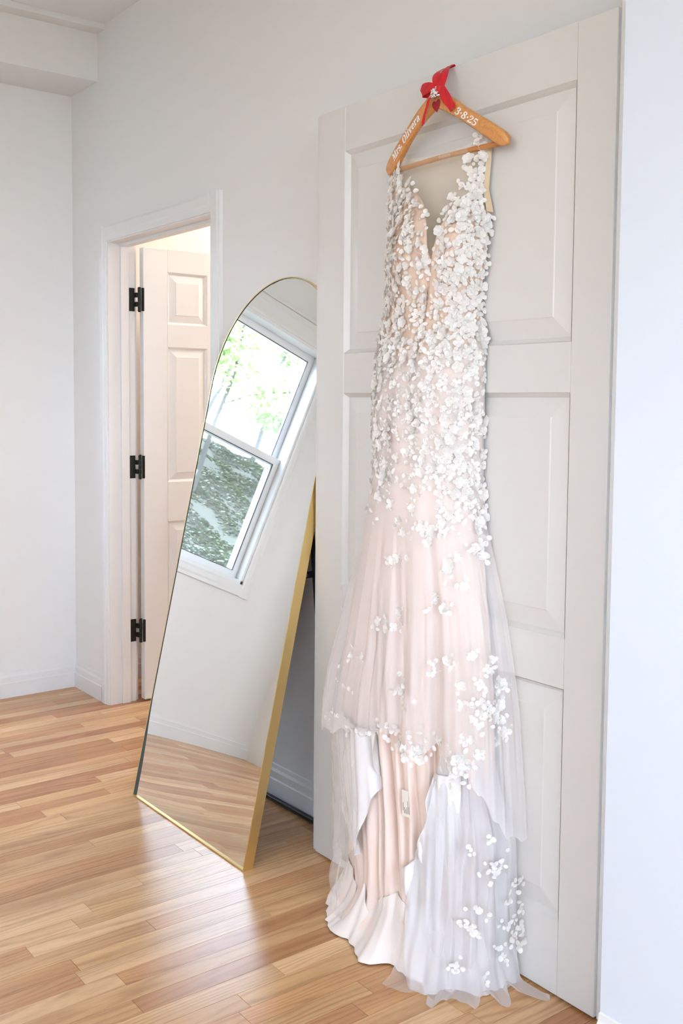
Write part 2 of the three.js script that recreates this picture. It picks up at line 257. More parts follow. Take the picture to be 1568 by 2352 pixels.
// ------------------------------------------------------------------ window that the mirror shows
{
  const w = structGroup('window_1', [XL, WIN.y0, (WIN.z0 + WIN.z1) / 2]), { z0, z1, y0, y1 } = WIN;
  const cw = .060, cas = [[0, 0], [.012, 0], [.014, .01], [.014, .03], [.019, .04], [.019, .056], [0, .06]];
  const e = .004;
  part('window_casing', [sweep(cas, V(XL, y0 + e - .06, z0 + e), V(XL, y1 - e, z0 + e), V(1, 0, 0), V(0, 0, -1)), sweep(cas, V(XL, y0 + e - .06, z1 - e), V(XL, y1 - e, z1 - e), V(1, 0, 0), V(0, 0, 1)),
    sweep([[0, 0], [.012, 0], [.014, .012], [.014, .07], [.019, .078], [.019, .1], [0, .104]], V(XL, y1 - e, z0 - cw), V(XL, y1 - e, z1 + cw), V(1, 0, 0)), sweep(cas, V(XL, y0 + e, z0 + e), V(XL, y0 + e, z1 - e), V(1, 0, 0), V(0, -1, 0)),
    RB(XL, XL + .03, y1 + .098, y1 + .113, z0 - cw - .012, z1 + cw + .012, .003)], M.trim, w);
  part('window_frame', [RB(-4.44, XL + .002, y0, y0 + .022, z0, z1), RB(-4.44, XL + .002, y1 - .02, y1, z0, z1), RB(-4.44, XL + .002, y0, y1, z0, z0 + .018), RB(-4.44, XL + .002, y0, y1, z1 - .018, z1)], M.vinyl, w);
  const ys = 1.48, zi0 = z0 + .018, zi1 = z1 - .018;
  const sash = (name, x, a, b, lo, hi) => {
    const T = .015, sw = .032;
    const s = part(name, [RB(x - T + .0005, x + T - .0005, a, a + lo, zi0 + sw - .002, zi1 - sw + .002), RB(x - T + .0005, x + T - .0005, b - hi, b, zi0 + sw - .002, zi1 - sw + .002), RB(x - T, x + T, a, b, zi0 + .001, zi0 + sw), RB(x - T, x + T, a, b, zi1 - sw, zi1 - .001)], M.vinyl, w);
    part('pane', B(x - .002, x + .002, a + lo - .004, b - hi + .004, zi0 + sw - .004, zi1 - sw + .004), M.glass, s);
    part('gasket', [B(x + .006, x + .012, a + lo - .001, a + lo + .003, zi0 + sw, zi1 - sw), B(x + .006, x + .012, b - hi - .003, b - hi + .001, zi0 + sw, zi1 - sw), B(x + .006, x + .012, a + lo, b - hi, zi1 - sw - .003, zi1 - sw + .001), B(x + .006, x + .012, a + lo, b - hi, zi0 + sw - .001, zi0 + sw + .003)], M.black, s);
    return s;
  };
  sash('upper_sash', -4.375, ys - .015, y1 - .02, .035, .035);
  sash('lower_sash', -4.335, y0 + .022, ys + .022, .034, .036);
  part('insect_screen', B(-4.4205, -4.4195, y0 + .02, ys, zi0, zi1), M.screen, w);
  // the two windows behind the camera
  [W2, W4].forEach((q, n) => {
    const w2 = structGroup('window_' + (n + 2), [q.x0, q.y0, ZF]);
    part('window_frame', [RB(q.x0, q.x1, q.y0, q.y0 + .05, ZF + .02, ZF + .1), RB(q.x0, q.x1, q.y1 - .05, q.y1, ZF + .02, ZF + .1), ...[0, .5, 1].map(k => { const x = lerp(q.x0 + .025, q.x1 - .025, k); return RB(x - .025, x + .025, q.y0, q.y1, ZF + .02, ZF + .1); })], M.vinyl, w2);
  });
  const w3 = structGroup('window_4', [XR, W3.y0, W3.z0]);
  part('window_frame', [RB(XR + .02, XR + .1, W3.y0, W3.y0 + .05, W3.z0, W3.z1), RB(XR + .02, XR + .1, W3.y1 - .05, W3.y1, W3.z0, W3.z1), ...[0, .33, .67, 1].map(k => { const z = lerp(W3.z0 + .025, W3.z1 - .025, k); return RB(XR + .02, XR + .1, W3.y0, W3.y1, z - .025, z + .025); })], M.vinyl, w3);
}
// ------------------------------------------------------------------ hanger, ribbon and wedding dress
{
  const wood = dataTex(512, 128, (i, j) => { const g = n2(i * .006, j * .09) * .5 + n2(i * .02, j * .35) * .3, k = 1 - .13 * Math.abs(g) - .05 * n2(i * .05, j * .9); return [222 * k, 158 * Math.pow(k, 1.3), 92 * Math.pow(k, 1.7)]; });
  const woodM = phys([.95, .92, .88], .38, { map: wood, clearcoat: .3, clearcoatRoughness: .3 }), barM = phys([.80, .72, .66], .5, { map: wood });
  const ax = -1.744, ay = 1.952, az = -1.600;
  const h = thing('clothes_hanger', 'wooden clothes hanger with white hand lettering and a red heart, holding the lace dress', 'hanger', [ax, 1.82, az]);
  // one arm: a flat bar that bends down and back, with a rounded tip
  const armCurve = s => new THREE.CatmullRomCurve3([V(ax, 1.954, az), V(ax + s * .012, 1.948, az + .001), V(ax + s * .05, 1.926, az + .002), V(ax + s * .11, 1.886, az - .005), V(ax + s * .165, 1.847, az - .016), V(ax + s * .199, 1.822, az - .024)]);
  const arm = s => {
    const c = armCurve(s), NS = 40, pos = [], uv = [], idx = [];
    const sec = 12;
    for (let i = 0; i <= NS; i++) {
      const t = i / NS, p = c.getPointAt(t), d = c.getTangentAt(t), up = V(-d.y * s, d.x * s, 0).normalize(), out = new THREE.Vector3().crossVectors(d, up).normalize();
      const hh = interp(t, [0, .12, .4, .8, .93, .98, 1], [.021, .0180, .0145, .0165, .0155, .010, .002]), tt = interp(t, [0, .5, .85, .97, 1], [.008, .0085, .0105, .0085, .002]);
      for (let k = 0; k < sec; k++) { const a = k / sec * 2 * Math.PI, q = (x, e) => Math.sign(x) * Math.pow(Math.abs(x), e), y = q(Math.sin(a), .5) * hh, z = q(Math.cos(a), .5) * tt; const v = p.clone().addScaledVector(up, y).addScaledVector(out, z); pos.push(v.x, v.y, v.z); uv.push(t * 1.2, .3 + k / sec * .3); }
    }
    for (let i = 0; i < NS; i++) for (let k = 0; k < sec; k++) { const a = i * sec + k, b = i * sec + (k + 1) % sec, e = a + sec, f = b + sec; s > 0 ? idx.push(a, b, f, a, f, e) : idx.push(a, f, b, a, e, f); }
    for (const [i, fl] of [[0, 1], [NS, 0]]) for (let k = 1; k < sec - 1; k++) { const o = i * sec; (fl ^ (s > 0 ? 1 : 0)) ? idx.push(o, o + k, o + k + 1) : idx.push(o, o + k + 1, o + k); }
    const g = new THREE.BufferGeometry(); g.setAttribute('position', new THREE.Float32BufferAttribute(pos, 3)); g.setAttribute('uv', new THREE.Float32BufferAttribute(uv, 2)); g.setIndex(idx); g.computeVertexNormals(); return g;
  };
  part('arm', arm(-1), woodM, h); part('arm', arm(1), woodM, h);
  part('trouser_bar', tube([V(ax - .186, 1.826, az - .024), V(ax, 1.829, az - .022), V(ax + .186, 1.826, az - .024)], .0062, 20, 12), barM, h);
  part('hook', tube([V(ax, 1.955, az), V(ax, 1.99, az), V(ax - .004, 2.008, az - .008), V(ax - .010, 2.024, az - .026), V(ax - .012, 2.018, az - .036)], .0022, 30, 8), M.steel, h);
  { // a small sleeve of glittering stones round the hook
    const gs = []; for (let i = 0; i < 190; i++) { const a = rr(0, 6.283), y = rr(1.952, 1.975), r = .0125 + .004 * rnd() + (1.975 - y) * .22, g = new THREE.IcosahedronGeometry(rr(.0019, .0030), 0); g.rotateX(rr(0, 3)); g.rotateY(rr(0, 3)); g.translate(ax + .008 + Math.cos(a) * r, y, az + .006 + Math.sin(a) * r * .75); gs.push(g); }
    part('rhinestones', gs, phys([.86, .86, .88], .12, { metalness: .75, flatShading: true }), h, 'stuff');
  }
  { const s = new THREE.Shape(); s.moveTo(0, -.017); s.bezierCurveTo(-.006, -.010, -.015, -.002, -.013, .006); s.bezierCurveTo(-.011, .013, -.003, .012, 0, .006); s.bezierCurveTo(.003, .012, .011, .013, .013, .006); s.bezierCurveTo(.015, -.002, .006, -.010, 0, -.017);
    const g = new THREE.ExtrudeGeometry(s, { depth: .001, bevelEnabled: false, curveSegments: 12 }); g.rotateZ(.15); g.translate(ax + .006, 1.937, az + .0092); part('painted_heart', g, M.heart, h); }
  function print(text, w, hgt, font, style, fill) {           // lettering printed flat on the wood
    const cv = document.createElement('canvas'); cv.width = 512; cv.height = Math.round(512 * hgt / w); const c = cv.getContext('2d'); c.fillStyle = '#000'; c.fillRect(0, 0, cv.width, cv.height); c.fillStyle = '#fff'; c.textAlign = 'center'; c.textBaseline = 'middle';
    c.font = style + ' ' + Math.round(cv.height * font) + 'px serif'; c.fillText(text, 256, cv.height * .54, 500); c.strokeStyle = '#fff'; c.lineWidth = 3; c.strokeText(text, 256, cv.height * .54, 500);
    const a = new THREE.CanvasTexture(cv); a.magFilter = THREE.LinearFilter;
    return new THREE.MeshStandardMaterial({ color: new THREE.Color().setRGB(...fill), alphaMap: a, transparent: true, roughness: .6, side: THREE.DoubleSide });
  }
  const onArm = (s, t0, t1, hh) => { const c = armCurve(s); return grid((u, v) => { const t = s > 0 ? lerp(t0, t1, u) : lerp(t1, t0, u), p = c.getPointAt(t), d = c.getTangentAt(t), up = V(-d.y * s, d.x * s, 0).normalize(), out = new THREE.Vector3().crossVectors(d, up).normalize(); if (out.z < 0) out.negate(); const tt = interp(t, [0, .5, .85, .97, 1], [.008, .0085, .0105, .0085, .002]); return p.addScaledVector(up, (v - .5) * hh).addScaledVector(out, tt + .0007); }, 30, 2); };
  part('lettering', onArm(1, .32, .62, .024), print('3·8·25', 2.6, 1, .92, 'italic bold', [.92, .90, .86]), h);
  part('lettering', onArm(-1, .24, .80, .023), print('Mrs. Olivera', 6, 1, 1.0, 'italic bold', [.92, .90, .86]), h);
  part('lettering', grid((u, v) => V(ax - .03 + u * .075, 1.8285 + (v - .5) * .008 , az - .022 + .0068), 4, 1), print('©zillanya', 9, 1, 1.0, '', [.66, .52, .40]), h);

  // red ribbon: loop over the door top, bow and two tails
  const rb = thing('ribbon', 'red satin ribbon tied in a bow above the wooden hanger, looped over the door', 'ribbon', [ax, 1.98, az]);
  const strip = (pts, w, dirs, twist = 0) => { const c = new THREE.CatmullRomCurve3(pts.map(p => V(...p))); return grid((u, v) => { const p = c.getPointAt(v), k = v * (dirs.length - 1), i = Math.min(dirs.length - 2, Math.floor(k)), d = V(...dirs[i]).lerp(V(...dirs[i + 1]), k - i).normalize(); const ww = typeof w === 'function' ? w(v) : w; return p.addScaledVector(d, (u - .5) * ww).add(V(0, 0, .0015 * Math.sin(u * 7 + v * 9 + twist))); }, 6, 28); };
  const kx = ax + .018, ky = 1.970, kz = az + .012;
  part('loop', [strip([[kx - .004, ky, kz + .002], [kx - .012, ky + .020, kz - .002], [kx - .028, ky + .044, kz - .020], [ax - .026, 2.032, az - .038], [ax - .026, 2.040, az - .056], [ax - .026, 2.030, az - .064]], v => .014 + .007 * Math.sin(v * 3.1), [[.8, .1, -.6], [.8, .1, -.6], [.7, .25, -.7], [.7, .25, -.7], [.8, .2, -.5], [1, 0, 0]]),
    strip([[kx + .003, ky + .002, kz - .002], [kx + .002, ky + .022, kz - .008], [kx - .006, ky + .046, kz - .024], [ax - .008, 2.034, az - .040], [ax - .016, 2.043, az - .056], [ax - .016, 2.034, az - .064]], v => .015, [[.8, -.3, -.5], [.8, -.2, -.6], [.7, .1, -.7], [.7, .2, -.7], [.8, .2, -.5], [1, 0, 0]], 2)], M.red, rb);
  part('bow', [strip([[kx - .001, ky, kz + .002], [kx - .020, ky + .007, kz + .007], [kx - .042, ky + .009, kz + .005], [kx - .064, ky + .005, kz - .003]], v => .013 + .011 * Math.sin(v * 2.0), [[.1, 1, 0], [.05, 1, .2], [-.05, 1, .2], [-.30, 1, 0]]),
    strip([[kx - .064, ky + .003, kz - .004], [kx - .038, ky - .002, kz - .010], [kx - .018, ky - .002, kz - .010], [kx - .002, ky, kz - .004]], v => .018, [[-.3, 1, .2], [0, 1, .3], [0, 1, .3], [0, 1, 0]], 1)], M.red, rb);
  part('knot', new THREE.SphereGeometry(.0105, 16, 12).scale(.95, 1.05, .7).translate(kx, ky, kz), M.red, rb);
  part('tail', strip([[kx - .006, ky - .004, kz + .002], [kx - .022, ky - .016, kz + .008], [kx - .034, ky - .034, kz + .008], [kx - .042, ky - .052, kz + .006], [kx - .050, ky - .070, kz + .003]], v => .019 * (1 - v * .7) + .003, [[.8, .4, .2], [.9, .3, .2], [1, .3, .2], [1, .4, 0], [1, .5, 0]]), M.red, rb);
  part('tail', strip([[kx + .002, ky - .002, kz + .002], [kx + .016, ky - .012, kz + .006], [kx + .030, ky - .030, kz + .004], [kx + .046, ky - .056, kz + .002]], v => .018 + .014 * Math.sin(Math.min(1, v * 1.25) * 2.6) * (1 - v * .65), [[.6, .8, 0], [.75, .65, .1], [.85, .6, .1], [.9, .5, .1]], 3), M.red, rb);

  // ---- the dress: every layer is a surface of u (left side 0 .. right side 1) and height y
  const BT = [[0, -1.782, .238, .185], [.1, -1.781, .229, .165], [.2, -1.789, .231, .155], [.3, -1.803, .24, .145], [.4, -1.813, .245, .143], [.5, -1.819, .248, .142], [.6, -1.82, .242, .14], [.7, -1.817, .23, .138], [.8, -1.811, .211, .137], [.9, -1.802, .189, .135], [1.0, -1.791, .168, .13], [1.1, -1.783, .154, .125], [1.2, -1.787, .156, .12], [1.3, -1.791, .162, .11], [1.38, -1.79, .159, .099], [1.44, -1.789, .153, .086], [1.5, -1.784, .143, .084], [1.56, -1.775, .14, .092], [1.62, -1.773, .147, .089], [1.68, -1.773, .157, .075], [1.74, -1.784, .156, .054], [1.8, -1.783, .161, .042], [1.84, -1.782, .161, .036], [1.9, -1.782, .158, .032]];
  const OT = [[.2, -1.792, .323, .2], [.3, -1.796, .325, .195], [.4, -1.801, .322, .19], [.5, -1.804, .313, .183], [.6, -1.799, .297, .177], [.7, -1.792, .270, .165], [.8, -1.790, .244, .155], [.9, -1.787, .208, .148], [1.0, -1.787, .172, .140], [1.1, -1.781, .157, .131], [1.2, -1.785, .155, .128]];
  const zb = -1.645, gz = (u, c, w) => Math.exp(-Math.pow((u - c) / w, 2));
  const row = (T, y) => [1, 2, 3].map(k => interp(y, T.map(r => r[0]), T.map(r => r[k])));
  const surf = (T, u, y, off) => { const [xc, w, D] = row(T, y), ph = Math.PI * (1 - u), c = Math.cos(ph), s = Math.max(0, Math.sin(ph)); return V(xc + (w + off) * c, y, zb + (D + off) * Math.pow(s, .85)); };
  const pleat = (u, y, f, seed) => { const a = 2 * Math.PI * (f * u + .22 * Math.sin(5.1 * u + seed) + .05 * Math.sin(2.3 * y + seed)); return Math.sin(a) + .35 * Math.sin(2.3 * a + seed); };
  const bodyOff = (u, y) => {
    const k = smooth(1.05, .55, y), crease = -.012 * gz(u, .62 - .05 * smooth(1.6, 1.4, y), .018) * smooth(1.62, 1.56, y) * smooth(1.30, 1.42, y);
    const cups = .010 * smooth(1.46, 1.58, y) * smooth(1.74, 1.66, y) * (gz(u, .46, .12) + gz(u, .77, .10));
    const wr = .0030 * n2(u * 9, y * 7) * (1 - k) + .002 * Math.sin(46 * u + 3 * y) * smooth(1.5, 1.2, y) * (1 - k);
    const valleys = -.046 * (gz(u + .10 * (y - .35), .50, .010) + .9 * gz(u + .12 * (y - .35), .552, .011) + .45 * gz(u + .1 * (y - .35), .605, .010) + .4 * gz(u + .1 * (y - .35), .655, .010) + .4 * gz(u, .73, .014));
    return crease + cups + wr + k * (.007 * n2(u * 11, y * .7) + .004 * n2(u * 24, y * .5 + 9) + valleys * smooth(.05, .3, y)) + .012 * smooth(.30, .02, y) * n2(u * 7, 3 + y * 3);
  };
  const body = (u, y, off = 0) => surf(BT, u, y, bodyOff(u, y) + off);
  const overOff = (u, y) => { const k = smooth(1.08, .5, y); return k * (.013 * n2(u * 8, y * .45) + .0035 * n2(u * 22, y * .35 + 4) + .0012 * n2(u * 60, y * .3) - .034 * gz(u, .590 - .03 * smooth(.6, .9, y), .022) - .030 * gz(u, .715, .020) - .02 * gz(u, .47, .015) + .018 * gz(u, .645, .04) + .012 * gz(u, .79, .04)); };
  const over = (u, y, off = 0) => { const k = smooth(1.22, .98, y), b = body(u, y, off + .004); return k > 0 ? b.lerp(surf(OT, u, y, overOff(u, y) + off), k) : b; };
  const neck = u => interp(u, [0, .10, .19, .30, .386, .48, .529, .57, .61, .632, .655, .686, .75, .88, .94, 1], [1.80, 1.79, 1.776, 1.785, 1.773, 1.745, 1.72, 1.67, 1.61, 1.585, 1.65, 1.705, 1.722, 1.715, 1.70, 1.688]);
  const meshTop = u => interp(u, [0, .10, .21, .28, .36, .49, .62, .74, .84, .92, .97, 1], [1.83, 1.85, 1.858, 1.850, 1.842, 1.834, 1.832, 1.838, 1.852, 1.872, 1.868, 1.82]);
  const fabric = (c, extra = {}) => phys(c, .65, { side: THREE.DoubleSide, sheen: .35, sheenRoughness: .5, sheenColor: new THREE.Color(1, .97, .95), ...extra });
  const nude = fabric([.76, .58, .46]), blush = fabric([.88, .715, .62], { roughness: .5 }), cream = fabric([.86, .765, .695], { roughness: .5 }), ivory = fabric([.83, .80, .775], { roughness: .45 });
  const meshM = fabric([.98, .82, .60], { transparent: true, opacity: .24 }), backM = fabric([.98, .84, .64], { transparent: true, opacity: .10 }), tulleM = fabric([.92, .87, .84], { transparent: true, opacity: .40 }), tulle2M = fabric([.88, .86, .86], { transparent: true, opacity: .46 }), wispM = fabric([.90, .84, .78], { transparent: true, opacity: .28 });
  const lace = phys([.93, .91, .87], .45, { transmission: .30, thickness: 0, side: THREE.DoubleSide, sheen: .3, sheenRoughness: .4, sheenColor: new THREE.Color(1, 1, 1) });
  const d = thing('wedding_dress', 'long sleeveless wedding dress of white lace flowers and blush tulle on a wooden hanger', 'dress', [-1.78, 0, zb + .07]);
  part('bodice', grid((u, v) => { const top = neck(u); return body(u, lerp(1.345, top, v)); }, 120, 70), nude, d);
  part('illusion_neckline', grid((u, v) => body(u, lerp(neck(u) - .004, meshTop(u), v), .001), 80, 30), meshM, d);
  part('bodice_back', grid((u, v) => { const y = lerp(1.2, 1.866 - .034 * Math.sin(Math.PI * u), v), [xc, w] = row(BT, y); return V(xc + (u * 2 - 1) * w, y, zb - .001); }, 20, 30), backM, d);
  for (const s of [0, 1]) part('armhole_binding', grid((u, v) => { const y = lerp(1.688, s ? 1.866 : 1.852, v), uu = s ? lerp(.940, 1.0, u) : lerp(0, .03, u), p = body(uu, y, .003 + .006 * smooth(1.74, 1.688, y)); return p; }, 3, 30), fabric([.74, .58, .38]), d);
  part('skirt_lining', grid((u, v) => { const y = 1.35 - (1.35 - .004) * Math.pow(v, .95); return body(u, y, .028 * smooth(.10, 0, y) * (1 + .5 * n2(u * 9, 8)) * smooth(.0, .2, u) * smooth(1, .9, u)); }, 260, 170), blush, d);
  part('overskirt', grid((u, v) => { const hem = interp(u, [0, .30, .36, .42, .48, .535, .572, .60, .643, .69, .715, .76, .80, .88, .93, 1], [.44, .455, .475, .492, .487, .520, .525, .505, .486, .50, .525, .464, .475, .385, .335, .322]) + .006 * Math.sin(u * 120) + .004 * n2(u * 40, 1); return over(u, lerp(1.40 + .03 * n2(u * 9, 3) + .012 * n2(u * 30, 7), hem, Math.pow(v, .88)), .002); }, 280, 170), tulleM, d);
  // second tulle layer and the train on the right, falling to the floor in points
  const soft = (u, v, f) => .017 * n2(u * f, v * 2.0) + .0035 * n2(u * f * 2.7, v * 3.1 + 5);
  part('tulle_train', grid((u, v) => { const y = lerp(.56, .003, v), ul = interp(y, [0, .025, .163, .261, .335, .427, .5, .56], [.690, .679, .650, .664, .707, .736, .76, .78]), uu = lerp(ul, 1, u); return surf(BT, Math.min(.998, uu), y, -.012 + .062 * smooth(.54, .22, y) + soft(uu * 1.3, y * 1.6, 9) * smooth(.54, .4, y) + .022 * smooth(.10, 0, y) + .03 * smooth(.25, 0, u) * Math.sin(y * 19)); }, 150, 110), tulle2M, d);
  part('tulle_train', grid((u, v) => { const uu = lerp(.74, 1.0, u), y = lerp(.47, .005, smooth(-.12, .72, v)), out = .052 * smooth(.46, .30, y) + .055 * smooth(.60, 1, v) * (1 + .55 * Math.sin(u * 21)) + soft(uu * 1.2, v * .5 + 3, 11); const p = surf(BT, Math.min(.998, uu), y, out); p.y += .010 * Math.max(0, Math.sin(u * 27 + v * 5)) * smooth(.66, .9, v); return p; }, 130, 90), tulle2M, d);
  part('tulle_train', grid((u, v) => { const uu = lerp(.63, .80, u), y = lerp(.12, .005, smooth(0, .7, v)), out = .045 + .07 * smooth(.5, 1, v) * (.5 + .5 * Math.abs(Math.sin(u * 5 + .4))) + soft(uu, v * .3 + 8, 10); const p = surf(BT, uu, y, out); p.y += .012 * Math.max(0, Math.sin(u * 8)) * smooth(.6, .9, v); return p; }, 60, 50), wispM, d);
  part('tulle_underlayer', grid((u, v) => { const uu = lerp(.10, .42, u), hem = interp(u, [0, .25, .4, .6, .8, 1], [.20, .10, .17, .09, .16, .22]), y = lerp(.50, hem, v); return surf(BT, uu, y, .018 + .02 * (1 - u) * v + soft(uu, y, 5)); }, 80, 50), wispM, d);
  part('tulle_underlayer', grid((u, v) => { const uu = lerp(.14, .36, u), y = lerp(.16, .025, v); return surf(BT, uu, y, .02 + .018 * Math.sin(v * 3.0) + soft(uu, y * 2, 6)); }, 50, 40), wispM, d);
  // turned-back edges of the satin
  const flap = (ys, l, r, off, wave) => grid((u, v) => { const y = lerp(ys[0], ys[ys.length - 1], v), Y = ys.slice().reverse(); return body(lerp(interp(y, Y, l.slice().reverse()), interp(y, Y, r.slice().reverse()), u), y, off(u, v) + .004 * Math.sin(v * wave + u * 4)); }, 40, 50);
  part('satin_facing', flap([.50, .375, .286, .225, .192], [.27, .22, .22, .28, .40], [.520, .50, .464, .436, .414], (u, v) => .012 + .014 * smooth(.45, .75, u), 3), ivory, d);
  part('satin_facing', flap([.45, .384, .345, .275, .235], [.735, .705, .710, .665, .70], [.83, .83, .82, .80, .76], (u, v) => .022 + .008 * (1 - u), 7), ivory, d);
  part('satin_facing', flap([.245, .215, .19, .165, .11, .05], [.665, .615, .620, .645, .655, .665], [.72, .72, .72, .72, .73, .74], (u, v) => .012 + .014 * Math.abs(Math.sin(v * 6)), 9), ivory, d);
  part('satin_facing', grid((u, v) => { const uu = lerp(.20, .72, u), top = interp(u, [0, .18, .3, .42, .5, .6, .75, 1], [.17, .12, .05, .13, .07, .12, .15, .08]), y = lerp(top, .004, v), hem = smooth(.05, 0, y); return surf(BT, uu, y, bodyOff(uu, y) + .004 + .026 * Math.pow(v, 1.2) + .012 * v * Math.sin(uu * 34 + v * 2.5) + .012 * hem); }, 130, 40), cream, d);
  { // sewn-in tag with rows of narrow dark print
    const cv = document.createElement('canvas'); cv.width = 64; cv.height = 128; const c = cv.getContext('2d'); c.fillStyle = '#efe6da'; c.fillRect(0, 0, 64, 128); c.fillStyle = '#6a625c';
    [[6, 62, 40], [13, 84, 30], [20, 92, 22], [27, 80, 34], [34, 50, 62], [41, 78, 34], [47, 34, 78], [52, 26, 88], [57, 22, 92]].forEach(([x, y, h]) => c.fillRect(x, y, 3, h));
    const t = new THREE.CanvasTexture(cv); t.colorSpace = THREE.SRGBColorSpace; t.magFilter = THREE.LinearFilter;
    part('care_tag', grid((u, v) => { const p = body(.615 + .035 * u, lerp(.328, .388, v), 0); p.z = lerp(-1.502, -1.506, u); return p; }, 3, 3), std([1, 1, 1], .8, { map: t, side: THREE.DoubleSide }), d);
  }
  // ---- lace: flowers of five cupped petals, loose petals and thread stems
  const petal = (r, l, cup) => { const pos = [], idx = [], n = 8; pos.push(0, 0, 0); for (let k = 0; k <= n; k++) { const a = Math.PI * (-.86 + 1.72 * k / n); const x = Math.sin(a) * r, y = l * .55 + Math.cos(a) * l * .5; pos.push(x, y, cup * (x * x / (r * r) * .4 + y / l * .7)); } pos.push(0, l * .6, cup * .05); const c = n + 2; for (let k = 1; k <= n; k++) idx.push(c, k + 1, k); idx.push(c, 1, 0, c, 0, n + 1); const g = new THREE.BufferGeometry(); g.setAttribute('position', new THREE.Float32BufferAttribute(pos, 3)); g.setIndex(idx); return g; };
  const flower = (r, np, cup, j) => { const gs = []; for (let k = 0; k < np; k++) { const g = petal(r * .50 * rr(.9, 1.1), r * rr(.9, 1.12), cup); g.rotateZ(k / np * 2 * Math.PI + rr(-j, j)); gs.push(g); } const g = mergeGeometries(gs); g.computeVertexNormals(); g.setAttribute('uv', new THREE.Float32BufferAttribute(new Float32Array(g.attributes.position.count * 2), 2)); return g; };
  const variants = [flower(.0128, 5, .005, .1), flower(.0112, 5, .0035, .2), flower(.0140, 5, .006, .15), flower(.0118, 4, .004, .3), flower(.0125, 3, .004, .3)];
  const base = bases.get(d), Q = new THREE.Quaternion(), E = new THREE.Euler(), Zv = V(0, 0, 1), m4 = new THREE.Matrix4();
  const frame = (f, u, y, off) => { const p = f(u, y, off), a = f(Math.min(.999, u + .01), y, off).sub(f(Math.max(.001, u - .01), y, off)), b = f(u, y + .008, off).sub(f(u, y - .008, off)), n = a.cross(b).normalize(); if (n.z < 0 && n.x < 0) n.negate(); return [p, n]; };
  const spots = [], loose = [], stems = [];
  const density = (u, y) => {
    if (u > .925 && y > 1.685 && y < 1.835) return 0;
    if (y > meshTop(u) + .002) return 0;
    const nk = neck(u);
    if (y > nk) { const strap = Math.max(gz(u, .16, .10), gz(u, .26, .07) * smooth(1.86, 1.80, y), gz(u, .90, .065), gz(u, .83, .07) * smooth(1.84, 1.76, y)); return u > .30 && u < .78 ? .22 * smooth(nk + .05, nk, y) + strap * .3 : clamp(strap, 0, 1) * 1.1; }
    if (Math.abs(u - .63) < .018 && y > 1.45) return .06;
    const hole = gz(u, .53, .05) * Math.exp(-Math.pow((y - 1.55) / .045, 2));
    const drop = .12 * n2(u * 11, 4) + (u > .9 ? -.10 : 0) + (u > .74 && u < .83 ? -.05 : 0);    // the sprays trail down unevenly
    return interp(y - drop * smooth(1.35, 1.1, y), [1.00, 1.07, 1.12, 1.2, 1.3, 1.45, 1.6], [0, .35, .55, .68, .80, .95, 1]) * (1 - .8 * hole) * (.80 + .5 * n2(u * 10, y * 5)) * (u > .9 ? 1.25 : 1);
  };
  const layerAt = y => over;
  let guard = 0;
  while (spots.length < 236 && guard++ < 20000) { const u = Math.pow(rnd(), .7) * .84 + .16, y = rr(.93, 1.87); if (rnd() < density(u, y) && !spots.some(q => Math.hypot((q[0] - u) * .42, q[1] - y) < .0150)) spots.push([u, y, layerAt(y)]); }
  guard = 0;
  while (loose.length < 3000 && guard++ < 60000) { const u = rr(.14, 1), y = rr(.92, 1.872); if (rnd() < density(u, y)) loose.push([u, y, layerAt(y), rr(.75, 1.15)]); }
  // sprays scattered over the tulle
  const sprays = [[.536, .915, 4, .022], [.579, .995, 3, .02], [.793, 1.053, 4, .022], [.814, 1.025, 4, .022], [.771, .991, 4, .022], [.721, 1.0, 5, .024], [.736, .968, 4, .022], [.964, 1.014, 5, .024], [.929, .982, 5, .026], [.95, .95, 4, .02], [.814, .889, 3, .02], [.814, .916, 2, .015], [.714, .834, 3, .02], [.529, .76, 4, .026], [.543, .782, 2, .02], [.793, .712, 2, .02], [.80, .675, 3, .022], [.907, .70, 3, .024], [.921, .666, 3, .02], [.85, .615, 4, .026], [.879, .606, 4, .026], [.90, .62, 4, .026], [.893, .588, 3, .022], [.907, .564, 3, .02], [.929, .638, 3, .022], [.636, .628, 3, .02], [.636, .497, 4, .016], [.657, .498, 4, .016], [.621, .491, 2, .014], [.771, .532, 4, .024], [.786, .51, 4, .024], [.764, .489, 4, .022], [.793, .487, 3, .022], [.757, .465, 3, .018], [.593, .522, 3, .02], [.614, .507, 2, .02], [.479, .494, 2, .016], [.421, .499, 2, .018], [.35, .49, 3, .02], [.36, .60, 3, .03], [.37, .68, 3, .03], [.714, .501, 2, .016], [.693, .531, 2, .018], [.721, .678, 2, .02], [.579, .598, 2, .02]];
  for (const [u, y, n, r] of sprays) for (let k = 0; k < n; k++) { const q = [u + rr(-1, 1) * r / .42, y + rr(-1, 1) * r, over]; if (k < 2) spots.push(q); for (let m = 0; m < 3; m++) loose.push([q[0] + rr(-.03, .03), q[1] + rr(-.012, .012), over, rr(.8, 1.15)]); }
  const trainAt = (u, y, off = 0) => surf(BT, u, y, .075 + off);
  for (const [u, y, n, r] of [[.90, .16, 5, .03], [.94, .13, 5, .03], [.97, .20, 4, .03], [.98, .10, 4, .03], [.86, .30, 4, .035], [.89, .27, 3, .03], [.92, .07, 2, .02], [.85, .05, 3, .03]]) for (let k = 0; k < n; k++) { const q = [Math.min(.995, u + rr(-1, 1) * r / .45), Math.max(.02, y + rr(-1, 1) * r), trainAt]; if (k < 2) spots.push(q); for (let m = 0; m < 4; m++) loose.push([Math.min(.995, q[0] + rr(-.018, .018)), Math.max(.02, q[1] + rr(-.012, .012)), trainAt, rr(.8, 1.1)]); }
